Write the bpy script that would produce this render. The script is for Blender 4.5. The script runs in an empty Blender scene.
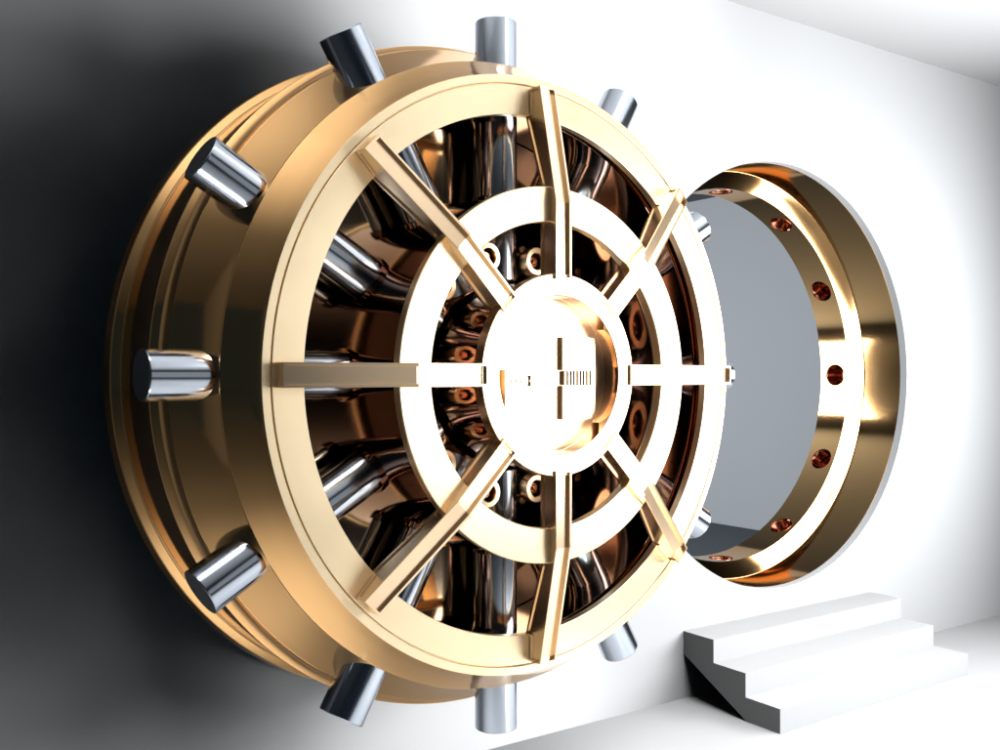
import bpy, bmesh, math, random
from mathutils import Matrix, Vector
random.seed(4)
S = bpy.context.scene
C = S.collection
PI = math.pi
CAMH = 1.67
CEIL = CAMH + 2.007

# ------------------------------------------------------------------ materials
def nodes(name):
    m = bpy.data.materials.new(name); m.use_nodes = True
    nt = m.node_tree
    return m, nt, nt.nodes['Principled BSDF']

def metal(name, col, rough, var=.03, bump=.02, scale=60, aniso=0.0, tint=.04):
    m, nt, b = nodes(name)
    tc = nt.nodes.new('ShaderNodeTexCoord')
    n = nt.nodes.new('ShaderNodeTexNoise'); n.inputs['Scale'].default_value = scale * .06
    n.inputs['Detail'].default_value = 6
    nt.links.new(tc.outputs['Object'], n.inputs['Vector'])
    mr = nt.nodes.new('ShaderNodeMapRange')
    mr.inputs['To Min'].default_value = max(0, rough - var); mr.inputs['To Max'].default_value = rough + var
    nt.links.new(n.outputs['Fac'], mr.inputs['Value']); nt.links.new(mr.outputs['Result'], b.inputs['Roughness'])
    mx = nt.nodes.new('ShaderNodeMix'); mx.data_type = 'RGBA'
    mx.inputs['A'].default_value = (*[c * (1 - tint) for c in col], 1)
    mx.inputs['B'].default_value = (*[min(1, c * (1 + tint)) for c in col], 1)
    nt.links.new(n.outputs['Fac'], mx.inputs['Factor']); nt.links.new(mx.outputs['Result'], b.inputs['Base Color'])
    n2 = nt.nodes.new('ShaderNodeTexNoise'); n2.inputs['Scale'].default_value = scale * 8
    n2.inputs['Detail'].default_value = 3
    nt.links.new(tc.outputs['Object'], n2.inputs['Vector'])
    bp = nt.nodes.new('ShaderNodeBump'); bp.inputs['Strength'].default_value = bump; bp.inputs['Distance'].default_value = .001
    nt.links.new(n2.outputs['Fac'], bp.inputs['Height']); nt.links.new(bp.outputs['Normal'], b.inputs['Normal'])
    b.inputs['Metallic'].default_value = 1
    if aniso: b.inputs['Anisotropic'].default_value = aniso
    return m

def paint(name, col, rough=.6, bump=.05, scale=40, spec=.3):
    m, nt, b = nodes(name)
    tc = nt.nodes.new('ShaderNodeTexCoord')
    n = nt.nodes.new('ShaderNodeTexNoise'); n.inputs['Scale'].default_value = scale; n.inputs['Detail'].default_value = 8
    nt.links.new(tc.outputs['Object'], n.inputs['Vector'])
    n3 = nt.nodes.new('ShaderNodeTexNoise'); n3.inputs['Scale'].default_value = .7; n3.inputs['Detail'].default_value = 4
    nt.links.new(tc.outputs['Object'], n3.inputs['Vector'])
    mx = nt.nodes.new('ShaderNodeMix'); mx.data_type = 'RGBA'
    mx.inputs['A'].default_value = (*[c * .975 for c in col], 1); mx.inputs['B'].default_value = (*[min(1, c * 1.02) for c in col], 1)
    nt.links.new(n3.outputs['Fac'], mx.inputs['Factor']); nt.links.new(mx.outputs['Result'], b.inputs['Base Color'])
    bp = nt.nodes.new('ShaderNodeBump'); bp.inputs['Strength'].default_value = bump; bp.inputs['Distance'].default_value = .004
    nt.links.new(n.outputs['Fac'], bp.inputs['Height']); nt.links.new(bp.outputs['Normal'], b.inputs['Normal'])
    b.inputs['Roughness'].default_value = rough
    b.inputs['Specular IOR Level'].default_value = spec
    return m

M = dict(
    spoke=metal('spoke_gold', (.95, .70, .45), .25, .03, .02),
    plate=metal('satin_gold', (.88, .70, .45), .36, .04, .05),
    gold=metal('polished_gold', (1.0, .565, .235), .08, .02, .012),
    dark=metal('shaded_gold', (.30, .18, .135), .07, .03, .01),  # gold darkened: the door interior's shade is put into the colour
    copper=metal('copper', (.72, .30, .17), .14, .04, .02),
    steel=metal('polished_steel', (.46, .50, .56), .15, .03, .01),
    lock=metal('lock_gold', (.97, .72, .44), .28, .04, .03),
    wall=paint('white_plaster', (.84, .84, .84)),
    floor=paint('white_floor', (.80, .80, .80), .5),
    ceil=paint('white_ceiling', (.80, .80, .80), .7),
    inner=metal('inner_shaded_gold', (.56, .40, .25), .08, .03, .01),  # duller gold for the cavity back, its shade put into the colour
    socket=metal('socket_copper', (.42, .16, .10), .12, .03, .01),
    hubside=metal('hub_shaded_gold', (.62, .38, .27), .06, .02, .008),  # darker hub gold, recess shading put into the colour
    mark_shade=paint('brown_mark_shade', (.085, .045, .03), .9, spec=.0),  # flat brown for dial marks and for the shade in notch and slots
    lip=paint('white_lip', (.78, .80, .84), .25, .02, spec=.6),
    stair=paint('white_stair', (.80, .80, .80), .5, .03),
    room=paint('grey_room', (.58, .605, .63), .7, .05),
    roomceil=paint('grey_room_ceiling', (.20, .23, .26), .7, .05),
)

# ------------------------------------------------------------------ helpers
def tag(o, label=None, cat=None, group=None, kind=None):
    if label: o['label'] = label
    if cat: o['category'] = cat
    if group: o['group'] = group
    o['kind'] = kind or 'thing'
    return o

def link(name, verts, faces, mat, parent=None, smooth=True, matrix=None):
    me = bpy.data.meshes.new(name)
    me.from_pydata(verts, [], faces); me.update()
    if smooth:
        me.polygons.foreach_set('use_smooth', [True] * len(me.polygons))
    me.materials.append(mat)
    o = bpy.data.objects.new(name, me); C.objects.link(o)
    if parent: o.parent = parent
    if matrix is not None: o.matrix_local = matrix
    return o

def frame(name, cx, cz, a):
    """Empty whose local x runs along the face, y is up, z points out of the face"""
    o = bpy.data.objects.new(name, None); C.objects.link(o)
    c, s = math.cos(a), math.sin(a)
    o.matrix_world = Matrix(((c, 0, s, cx), (s, 0, -c, cz), (0, 1, 0, CAMH), (0, 0, 0, 1)))
    return o

class MB:
    def __init__(self): self.v = []; self.f = []
    def add(self, vs, fs):
        b = len(self.v); self.v += [tuple(x) for x in vs]; self.f += [tuple(i + b for i in q) for q in fs]
    def strip(self, pts, N=288):
        """one smooth band of a lathe: pts (r, h)"""
        vs = []; fs = []
        for (r, h) in pts:
            for k in range(N):
                a = 2 * PI * k / N
                vs.append((r * math.cos(a), r * math.sin(a), h))
        for i in range(len(pts) - 1):
            for k in range(N):
                k2 = (k + 1) % N
                fs.append((i * N + k, i * N + k2, (i + 1) * N + k2, (i + 1) * N + k))
        self.add(vs, fs)
    def lathe(self, pts, closed=True, bev=.004, N=288):
        """pts (r, h[, 's']): corners get a small chamfer unless marked smooth"""
        n = len(pts)
        P = [Vector(p[:2]) for p in pts]
        flag = [len(p) > 2 for p in pts]
        def corner(i):
            if flag[i] or (not closed and i in (0, n - 1)): return (P[i], P[i])
            a, b, c = P[i - 1], P[i], P[(i + 1) % n]
            da, dc = (a - b), (c - b)
            e = min(bev, da.length * .3, dc.length * .3)
            if b.x < 1e-6: return (b, b)
            return (b + da.normalized() * e, b + dc.normalized() * e)
        Cn = [corner(i) for i in range(n)]
        m = n if closed else n - 1
        run = []
        for i in range(m):
            j = (i + 1) % n
            a, b = Cn[i][1], Cn[j][0]
            if not run: run = [a]
            run.append(b)
            if not flag[j] or i == m - 1:
                self.strip([tuple(q) for q in run], N); run = []
                if Cn[j][0] != Cn[j][1]:
                    self.strip([tuple(Cn[j][0]), tuple(Cn[j][1])], N)
    def build(self, name, mat, parent=None, smooth=True, matrix=None):
        return link(name, self.v, self.f, mat, parent, smooth, matrix)

def bm_obj(name, bm, mat, parent=None, bevel=.0, smooth=False, matrix=None, seg=2):
    me = bpy.data.meshes.new(name)
    if bevel:
        bmesh.ops.bevel(bm, geom=[e for e in bm.edges if len(e.link_faces) == 2 and e.calc_face_angle(0) > .25],
                        offset=bevel, segments=seg, affect='EDGES', clamp_overlap=True)
    bmesh.ops.recalc_face_normals(bm, faces=bm.faces)
    bm.to_mesh(me); bm.free()
    if smooth: me.polygons.foreach_set('use_smooth', [True] * len(me.polygons))
    me.materials.append(mat)
    o = bpy.data.objects.new(name, me); C.objects.link(o)
    if parent: o.parent = parent
    if matrix is not None: o.matrix_local = matrix
    return o

def box_bm(x0, x1, y0, y1, z0, z1):
    bm = bmesh.new()
    v = [bm.verts.new(p) for p in ((x0,y0,z0),(x1,y0,z0),(x1,y1,z0),(x0,y1,z0),(x0,y0,z1),(x1,y0,z1),(x1,y1,z1),(x0,y1,z1))]
    for f in ((0,3,2,1),(4,5,6,7),(0,1,5,4),(1,2,6,5),(2,3,7,6),(3,0,4,7)): bm.faces.new([v[i] for i in f])
    return bm

def prism_bm(poly, y0, y1):
    """poly of (x, z), extruded along y"""
    bm = bmesh.new()
    a = [bm.verts.new((x, y0, z)) for x, z in poly]; b = [bm.verts.new((x, y1, z)) for x, z in poly]
    bm.faces.new(a); bm.faces.new(b[::-1])
    n = len(poly)
    for i in range(n):
        j = (i + 1) % n
        bm.faces.new((a[i], b[i], b[j], a[j]))
    bmesh.ops.recalc_face_normals(bm, faces=bm.faces)
    return bm

def rotz(a): return Matrix.Rotation(a, 4, 'Z')

# ------------------------------------------------------------------ the vault door
DA = math.radians(38.57)
door = frame('vault_door', .12965, 3.42936, DA)
tag(door, 'huge round gold vault door standing open, with gold spokes and steel bolts', 'vault door')

# front plate with its groove and coned rim
b = MB()
b.lathe([(.896, 0), (.9975, 0), (.9975, -.012), (1.0025, -.012), (1.0025, 0), (1.0286, 0), (1.0296, -.0015), (1.0, -.03), (.896, -.03)], bev=.0012)
b.build('front_plate', M['plate'], door)
b = MB()
b.lathe([(1.0297, -.0017), (1.044, -.031, 's'), (1.060, -.059, 's'), (1.0755, -.083, 's'), (1.088, -.1025, 's'), (1.102, -.121), (1.102, -.1285), (1.06, -.1285),
         (.93, -.077), (.90, -.0305), (1.0, -.0305)], bev=.0012)
b.build('front_rim', M['gold'], door)
# stepped body: concave cone behind the rim, shoulder, then a plain barrel down to the flange
b = MB()
b.lathe([(1.06, -.129), (1.087, -.129), (1.103, -.163, 's'), (1.122, -.20, 's'), (1.143, -.237, 's'), (1.165, -.273, 's'), (1.1865, -.305), (1.188, -.306),
         (1.190, -.33, 's'), (1.194, -.35, 's'), (1.204, -.367, 's'), (1.219, -.379), (1.206, -.664), (.93, -.664), (.93, -.129)], bev=.0015)
b.build('door_body', M['gold'], door)
# outer flange against the wall
b = MB()
b.lathe([(0.0, -.666), (1.2075, -.666), (1.2085, -.673), (1.236, -.690), (1.243, -.74), (0.0, -.74)], closed=False, bev=.003)
b.build('outer_flange', M['gold'], door)
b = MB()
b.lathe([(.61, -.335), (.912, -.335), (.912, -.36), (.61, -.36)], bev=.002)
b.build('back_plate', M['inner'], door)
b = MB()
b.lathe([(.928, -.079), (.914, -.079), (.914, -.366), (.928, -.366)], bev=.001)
b.build('cavity_shade_liner', M['dark'], door)  # added skin that gives the cavity side the darkened gold
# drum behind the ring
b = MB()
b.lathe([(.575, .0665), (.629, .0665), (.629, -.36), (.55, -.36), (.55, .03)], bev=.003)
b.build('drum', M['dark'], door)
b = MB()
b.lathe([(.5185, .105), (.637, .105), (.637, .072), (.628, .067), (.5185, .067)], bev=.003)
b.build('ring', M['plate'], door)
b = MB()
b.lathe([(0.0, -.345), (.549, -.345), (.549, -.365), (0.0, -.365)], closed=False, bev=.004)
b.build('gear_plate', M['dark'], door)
# lugs that fasten the drum, seen between the spokes
# hub
b = MB()
b.lathe([(0, .060), (.2695, .060), (.2695, .128), (.3415, .128), (.3415, .085), (.325, .07), (.285, .07)], closed=False, bev=.002)
hub = b.build('hub', M['lock'], door)

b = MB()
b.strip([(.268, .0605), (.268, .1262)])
b.build('recess_wall', M['hubside'], hub)  # skin over the hub's recess, carries its shading as darker colour
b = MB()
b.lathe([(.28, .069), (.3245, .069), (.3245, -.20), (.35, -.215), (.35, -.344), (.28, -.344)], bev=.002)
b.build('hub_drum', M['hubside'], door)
# spokes
def spoke_bm():
    poly = [(.990, .056), (.587, .138), (.322, .138), (.322, .058), (.650, .058), (.900, -.022), (.905, 0.002), (.990, 0.002)]
    bm = prism_bm(poly, -.036, .036)
    bm.faces.ensure_lookup_table()
    front = [f for f in bm.faces if f.normal.z > .5 and len(f.verts) == 4 and f.calc_center_median().z > .06]
    bmesh.ops.bevel(bm, geom=[e for e in bm.edges if e.calc_face_angle(0) > .6], offset=.0014, segments=2, affect='EDGES', clamp_overlap=True)
    bm.normal_update()
    front = [f for f in bm.faces if f.normal.z > .9 and f.calc_area() > .008 and f.calc_center_median().z > .06]
    bmesh.ops.inset_region(bm, faces=front, thickness=.008, depth=0)
    bmesh.ops.inset_region(bm, faces=front, thickness=.0006, depth=-.014)
    sides = [f for f in bm.faces if abs(f.normal.y) > .9 and f.calc_area() > .02]
    for f in sides:
        bmesh.ops.inset_region(bm, faces=[f], thickness=.011, depth=0)
        bmesh.ops.inset_region(bm, faces=[f], thickness=.0006, depth=-.005)
    return bm
spoke0 = bm_obj('spoke', spoke_bm(), M['spoke'], door)
def copies(o, mats, parent):
    out = [o]
    for m in mats:
        c = o.copy(); C.objects.link(c); c.parent = parent; c.matrix_local = m
        for ch in o.children:
            d = ch.copy(); C.objects.link(d); d.parent = c
        out.append(c)
    return out
copies(spoke0, [rotz(k * PI / 4) for k in range(1, 8)], door)

# locking bolts: steel cylinders lying on the local x axis
def bolt():
    b = MB()
    N = 96
    prof = [(0.0, 1.289), (.0735, 1.289)], [(.0735, 1.289), (.0755, 1.2883), (.0765, 1.2868), (.077, 1.285)], [(.077, 1.285), (.077, .345)], [(.077, .345), (0, .345)]
    for seg in prof: b.strip(seg, N)
    b.v = [(z, x, y) for (x, y, z) in b.v]
    return b
bolt0 = bolt().build('locking_bolt', M['steel'], door, matrix=Matrix.Translation((0, 0, -.232)))
copies(bolt0, [rotz(k * PI / 6) @ Matrix.Translation((0, 0, -.232)) for k in range(1, 12)], door)
# collars where the bolts leave the drum
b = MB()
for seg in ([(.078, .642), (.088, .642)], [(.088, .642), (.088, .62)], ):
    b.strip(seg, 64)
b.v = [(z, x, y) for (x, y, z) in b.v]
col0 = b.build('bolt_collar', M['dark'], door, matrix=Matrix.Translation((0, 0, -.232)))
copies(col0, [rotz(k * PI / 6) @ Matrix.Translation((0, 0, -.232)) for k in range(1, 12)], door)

# rollers between the bolts
b = MB(); b.lathe([(.030, -.13), (.052, -.13), (.052, -.17), (.040, -.175), (.040, -.344), (.030, -.344)], bev=.003, N=48)
r0 = b.build('roller', M['lock'], door, matrix=rotz(PI / 12) @ Matrix.Translation((.43, 0, 0)))
b = MB(); b.lathe([(0, -.142), (.010, -.142), (.012, -.150), (.020, -.150), (.020, -.165), (0, -.165)], closed=False, bev=.002, N=32)
b.build('pin', M['copper'], r0)
copies(r0, [rotz(PI / 12 + k * PI / 6) @ Matrix.Translation((.43, 0, 0)) for k in range(1, 12)], door)
# studs on the gear plate either side of every bolt
b = MB(); b.lathe([(0, -.262), (.012, -.262), (.018, -.268), (.018, -.31), (.026, -.315), (.026, -.344), (0, -.344)], closed=False, bev=.002, N=32)
sd = b.build('stud', M['lock'], door, matrix=rotz(math.radians(11.5)) @ Matrix.Translation((.50, 0, 0)))
copies(sd, [rotz(k * PI / 6 + q * math.radians(11.5)) @ Matrix.Translation((.50, 0, 0)) for k in range(12) for q in (1, -1) if (k, q) != (0, 1)], door)
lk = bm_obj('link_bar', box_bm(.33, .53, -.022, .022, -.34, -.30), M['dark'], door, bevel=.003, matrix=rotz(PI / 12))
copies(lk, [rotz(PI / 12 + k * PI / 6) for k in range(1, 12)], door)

# lock set in the hub recess
bl = bm_obj('combination_box', box_bm(-.205, -.052, -.103, .018, .060, .0765), M['lock'], hub, bevel=.001)
def arc_bm(cx, cy, r, w, z0, z1, a0, a1, n=12):
    bm = bmesh.new(); rings = []
    for i in range(n + 1):
        a = a0 + (a1 - a0) * i / n
        ww = w * (.35 + .65 * math.sin(PI * i / n))
        rings.append([bm.verts.new((cx + q * math.cos(a), cy + q * math.sin(a), z)) for q, z in ((r - ww, z0), (r + ww, z0), (r + ww, z1), (r - ww, z1))])
    for i in range(n):
        for j in range(4):
            bm.faces.new((rings[i][j], rings[i][(j + 1) % 4], rings[i + 1][(j + 1) % 4], rings[i + 1][j]))
    bm.faces.new(rings[0]); bm.faces.new(rings[-1][::-1])
    return bm
for k in range(4):
    x = -.205 + .024 + k * .020
    bm_obj('dial_wheel', arc_bm(x + .0155, -.0195, .0130, .0017, .0760, .0778, PI * .72, PI * 1.28), M['mark_shade'], bl)
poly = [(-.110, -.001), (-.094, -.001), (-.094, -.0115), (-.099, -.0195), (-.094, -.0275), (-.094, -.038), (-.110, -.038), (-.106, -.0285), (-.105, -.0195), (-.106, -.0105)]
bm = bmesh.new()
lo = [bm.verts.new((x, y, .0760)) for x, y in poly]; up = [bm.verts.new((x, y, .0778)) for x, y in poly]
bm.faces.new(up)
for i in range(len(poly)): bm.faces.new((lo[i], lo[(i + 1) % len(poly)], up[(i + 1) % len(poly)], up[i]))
bm_obj('dial_notch_shade', bm, M['mark_shade'], bl)  # dark raised shape standing in for the shade in a recessed notch
bm_obj('lock_block', box_bm(.050, .205, .016, .131, .060, .0765), M['lock'], hub, bevel=.0015)
bm_obj('lock_block', box_bm(.050, .205, -.155, -.037, .060, .0765), M['lock'], hub, bevel=.0015)
# slotted bar between the blocks
b = MB()
def addbox(b, x0, x1, y0, y1, z0, z1):
    b.add([(x0,y0,z0),(x1,y0,z0),(x1,y1,z0),(x0,y1,z0),(x0,y0,z1),(x1,y0,z1),(x1,y1,z1),(x0,y1,z1)],
          [(0,3,2,1),(4,5,6,7),(0,1,5,4),(1,2,6,5),(2,3,7,6),(3,0,4,7)])
addbox(b, .062, .205, -.0355, .0145, .060, .0730)
base = b.build('slotted_bar', M['mark_shade'], hub, smooth=False)  # dark base puts the shade of the deep slots into colour
b = MB()
for k in range(9):
    x0 = .0625 + k * .0155
    addbox(b, x0 if k else .0600, x0 + (.0054 if k < 8 else .0185), -.035, .014, .0727 if k else .060, .0752)
b.build('slat_row', M['lock'], hub, smooth=False)

# stub shaft that carries the door from the wall (hidden behind it)
b = MB()
b.lathe([(0, -.741), (.40, -.741), (.40, -.775), (.30, -.79), (.30, -.86), (0, -.86)], closed=False)
b.build('hinge_mount', M['gold'], door)

# ------------------------------------------------------------------ the round doorway
WA = math.radians(34.9)
HX, HZ = 1.592, 5.538
way = frame('round_doorway', HX, HZ, WA)
tag(way, 'round stepped gold doorway lining in the white wall with bolt holes around the inside', 'doorway')
RF = 1.19
DEP = -.575
b = MB()
b.lathe([(RF, -.045), (RF, -.308), (1.30, -.308), (1.30, -.05)], bev=.002)
b.build('front_collar', M['gold'], way)
b = MB()
b.lathe([(RF, -.309), (1.16, -.329, 's'), (1.13, -.349, 's'), (1.1, -.3665), (1.25, -.367), (1.25, -.309)], bev=.001)
b.build('step_ring', M['gold'], way)
# inner band with twelve bolt holes
def band():
    mb = MB(); R = 1.10; z0, z1 = -.3675, DEP; zc = -.452 - .012; hr = .072
    for s in range(12):
        ac = s * PI / 6
        n = 64; rings = []
        for q in (0, .12, .35, .7, 1):
            ring = []
            for i in range(n):
                t = 2 * PI * i / n
                # circle
                cx, cy = hr * math.cos(t), hr * math.sin(t)
                hw = PI / 12 * R
                up, dn = z0 - zc, zc - z1
                dx, dy = math.cos(t), math.sin(t)
                k = min(hw / abs(dx) if abs(dx) > 1e-9 else 1e9, (up / dy if dy > 1e-9 else (dn / -dy if dy < -1e-9 else 1e9)))
                ring.append(((cx * (1 - q) + dx * k * q), (cy * (1 - q) + dy * k * q)))
            rings.append(ring)
        # snap corners
        cor = [(PI / 12 * R, z0 - zc), (-PI / 12 * R, z0 - zc), (-PI / 12 * R, z1 - zc), (PI / 12 * R, z1 - zc)]
        for c in cor:
            i = min(range(n), key=lambda j: (rings[-1][j][0] - c[0]) ** 2 + (rings[-1][j][1] - c[1]) ** 2)
            rings[-1][i] = c
        vs = [((R) * math.cos(ac + x / R), R * math.sin(ac + x / R), zc + y) for ring in rings for x, y in ring]
        fs = [(i * n + j, i * n + (j + 1) % n, (i + 1) * n + (j + 1) % n, (i + 1) * n + j) for i in range(len(rings) - 1) for j in range(n)]
        mb.add(vs, fs)
    return mb
mb = band()
mb.strip([(1.10, DEP), (1.25, DEP)]); mb.strip([(1.25, DEP), (1.25, -.381)])
# true radial normals so the band reads as one turned surface
bb = mb.build('bolt_band', M['gold'], way)
me = bb.data
nb = 12 * 5 * 64
nrm = []
for p in me.polygons:
    for li in p.loop_indices:
        vi = me.loops[li].vertex_index
        v = me.vertices[vi].co
        if vi < nb: nrm.append(Vector((-v.x, -v.y, 0)).normalized())
        else: nrm.append(p.normal.copy())
# make face winding agree with those normals
bm = bmesh.new(); bm.from_mesh(me)
flip = [f for f in bm.faces if f.verts[0].index < nb and f.normal.dot(Vector((-f.calc_center_median().x, -f.calc_center_median().y, 0))) < 0]
bmesh.ops.reverse_faces(bm, faces=flip); bm.to_mesh(me); bm.free()
me.normals_split_custom_set([Vector((-me.vertices[l.vertex_index].co.x, -me.vertices[l.vertex_index].co.y, 0)).normalized() if l.vertex_index < nb else Vector((0, 0, 0)) for l in me.loops])
# bolt sockets with ribbed liners
def socket():
    mb = MB(); zc = -.464
    N = 64
    prof = [(.072, 1.092)]
    r = 1.098
    pr = [(.072, 1.098), (.074, 1.105)]
    for k in range(7):
        y = 1.106 + k * .012
        pr += [(.0735, y), (.0690, y + .003), (.0690, y + .008), (.0735, y + .011)]
    mb.strip(pr, N); mb.strip([(.0735, 1.19), (.0, 1.19)], N)
    mb.v = [(z, x, y) for (x, y, z) in mb.v]
    return mb
so = socket().build('bolt_socket', M['socket'], way, matrix=Matrix.Translation((0, 0, -.464)))
copies(so, [rotz(k * PI / 6) @ Matrix.Translation((0, 0, -.464)) for k in range(1, 12)], way)

# ------------------------------------------------------------------ setting: wall with the round opening
def rect_hit(a, x0, x1, y0, y1):
    dx, dy = math.cos(a), math.sin(a)
    k = min((x1 / dx if dx > 1e-9 else 1e9), (x0 / dx if dx < -1e-9 else 1e9), (y1 / dy if dy > 1e-9 else 1e9), (y0 / dy if dy < -1e-9 else 1e9))
    return dx * k, dy * k
X0, X1, Y0, Y1 = -9.0, 9.0, -CAMH - .05, CEIL - CAMH + .05
angs = sorted([2 * PI * k / 288 for k in range(288)] + [math.atan2(y, x) % (2 * PI) for x in (X0, X1) for y in (Y0, Y1)])
mb = MB(); n = len(angs)
def holed(r, z):
    vs = [(r * math.cos(a), r * math.sin(a), z) for a in angs] + [(*rect_hit(a, X0, X1, Y0, Y1), z) for a in angs]
    mb.add(vs, [(i, (i + 1) % n, n + (i + 1) % n, n + i) for i in range(n)])
holed(1.191, 0); holed(1.26, DEP)
mb.strip([(1.191, 0), (1.191, -.2)])
wallroot = mb.build('wall', M['wall'], smooth=False)
wallroot.matrix_world = way.matrix_world
tag(wallroot, kind='structure')
def slab(name, t0, t1, w0, w1, z0, z1, mat, root=way):
    """box in wall coordinates: t along the wall, w into it (positive = away), z height above floor"""
    bm = box_bm(t0, t1, z0 - CAMH, z1 - CAMH, -w1, -w0)
    o = bm_obj(name, bm, mat)
    o.matrix_world = root.matrix_world
    return o
L = slab
tag(L('floor', -30, 30, -30, .0, -.2, 0, M['floor']), kind='structure')
tag(L('ceiling', -9, 12, -9, .0, CEIL, CEIL + .2, M['ceil']), kind='structure')
# strongroom behind the wall
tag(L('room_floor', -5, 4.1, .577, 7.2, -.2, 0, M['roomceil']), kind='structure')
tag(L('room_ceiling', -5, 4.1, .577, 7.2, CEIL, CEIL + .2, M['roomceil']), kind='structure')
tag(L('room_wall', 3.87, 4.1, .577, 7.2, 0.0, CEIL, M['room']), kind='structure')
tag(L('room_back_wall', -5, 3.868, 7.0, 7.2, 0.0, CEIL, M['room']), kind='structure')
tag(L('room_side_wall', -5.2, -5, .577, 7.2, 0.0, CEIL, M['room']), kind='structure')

# ------------------------------------------------------------------ stairs below the doorway
st = frame('staircase', HX, HZ, WA)
st.matrix_world = way.matrix_world @ Matrix.Translation((0, -CAMH, 0.001))
tag(st, 'small white three-step staircase with a hollow underside, on the floor below the round doorway', 'stairs')
polys = [[(0, .348), (-.207, .348), (-.207, .116 + .0), (0, .232)],
         [(-.207, .232), (-.413, .232), (-.413, .0), (-.207, .116)],
         [(-.413, .116), (-.62, .116), (-.62, 0), (-.413, 0)]]
hh = lambda w: .232 * (1 - (-w) / .42)
polys = [[(0, .348), (-.207, .348), (-.207, hh(-.207)), (0, .232)],
         [(-.207, .232), (-.413, .232), (-.413, hh(-.413)), (-.207, hh(-.207))],
         [(-.413, .116), (-.62, .116), (-.62, .0005), (-.42, .0005), (-.413, hh(-.413))]]
for p in polys:
    bm = bmesh.new()
    A_ = [bm.verts.new((-.786, h, -w)) for w, h in p]; B_ = [bm.verts.new((.807, h, -w)) for w, h in p]
    bm.faces.new(A_); bm.faces.new(B_[::-1])
    for i in range(len(p)):
        j = (i + 1) % len(p); bm.faces.new((A_[i], B_[i], B_[j], A_[j]))
    bm_obj('step', bm, M['stair'], st)

# ------------------------------------------------------------------ light, world, camera
def area(name, loc, target, sx, sy, power, col):
    l = bpy.data.lights.new(name, 'AREA'); l.shape = 'RECTANGLE'; l.size = sx; l.size_y = sy; l.energy = power; l.color = col
    o = bpy.data.objects.new(name, l); C.objects.link(o)
    o.location = loc
    o.rotation_euler = (Vector(target) - Vector(loc)).to_track_quat('-Z', 'Y').to_euler()
    return o
area('key_lamp', (4.1, 3.75, 1.8), (0.0, 3.75, 1.8), 3.8, 1.9, 205, (.95, .975, 1))
area('side_fill', (4.1, .1, 1.8), (0.0, 1.0, 1.8), 3.2, 2.2, 9, (.95, .975, 1))  # unseen fill added to brighten the left spoke's reflection
dn = area('down_fill', (2.0, 2.9, 3.60), (1.8, 3.1, 0), 2.2, 1.8, 72, (.98, .99, 1)); dn.data.spread = math.radians(108)  # added fill, no fixture here: brightens floor and stairs
up = area('up_fill', (2.0, 2.9, .06), (1.8, 3.1, CEIL), 2.2, 1.8, 72, (.98, .99, 1)); up.data.spread = math.radians(108)  # added fill without a fixture, lights the ceiling the door reflects
def spot(name, loc, target, power, deg):
    l = bpy.data.lights.new(name, 'SPOT'); l.energy = power; l.spot_size = math.radians(deg); l.spot_blend = 1; l.shadow_soft_size = .25; l.color = (.98, .99, 1)
    o = bpy.data.objects.new(name, l); C.objects.link(o); o.location = loc
    o.rotation_euler = (Vector(target) - Vector(loc)).to_track_quat('-Z', 'Y').to_euler()
spot('upper_wall_fill', (1.3, 3.0, 3.45), (0.25, 4.45, 3.45), 150, 76)  # unseen fill added to whiten the wall above the door
spot('lower_wall_fill', (1.3, 3.0, .2), (-.05, 4.3, .2), 110, 62)  # matching unseen fill, added for the wall below the door
for nm, z0, z1 in (('left_up_fill', .06, CEIL), ('left_down_fill', 3.6, 0)):
    lf = area(nm, (-.6, 1.9, z0), (-.75, 2.55, z1), 1.3, .9, 13 if z0 < 1 else 7.5, (.98, .99, 1)); lf.data.spread = math.radians(38)  # added fills: light ceiling and floor areas mirrored in the door's left side
def wp(t, w, z):
    return way.matrix_world @ Vector((t, z - CAMH, -w))
bpy.context.view_layer.update()
area('room_fill', wp(-2.5, 4.2, 1.8), wp(3.8, 4.2, 1.8), 2.5, 2.5, 280, (.91, .95, 1))  # unseen fill added to light the strongroom

w = bpy.data.worlds.new('World'); S.world = w; w.use_nodes = True
bg = w.node_tree.nodes['Background']; bg.inputs['Color'].default_value = (.42, .68, 1, 1); bg.inputs['Strength'].default_value = .028

cam = bpy.data.cameras.new('camera'); co = bpy.data.objects.new('camera', cam); C.objects.link(co)
cam.sensor_width = 36; cam.lens = 985 / 1000 * 36; cam.clip_end = 200; cam.clip_start = .01
co.location = (0, 0, CAMH); co.rotation_euler = (PI / 2, 0, 0)
S.camera = co
S.view_settings.view_transform = 'Standard'; S.view_settings.look = 'None'
S.view_settings.exposure = 0; S.view_settings.gamma = 1
S.cycles.diffuse_bounces = 0
S.cycles.glossy_bounces = 3
S.cycles.max_bounces = 12
S.cycles.use_denoising = True
S.cycles.sample_clamp_indirect = 8
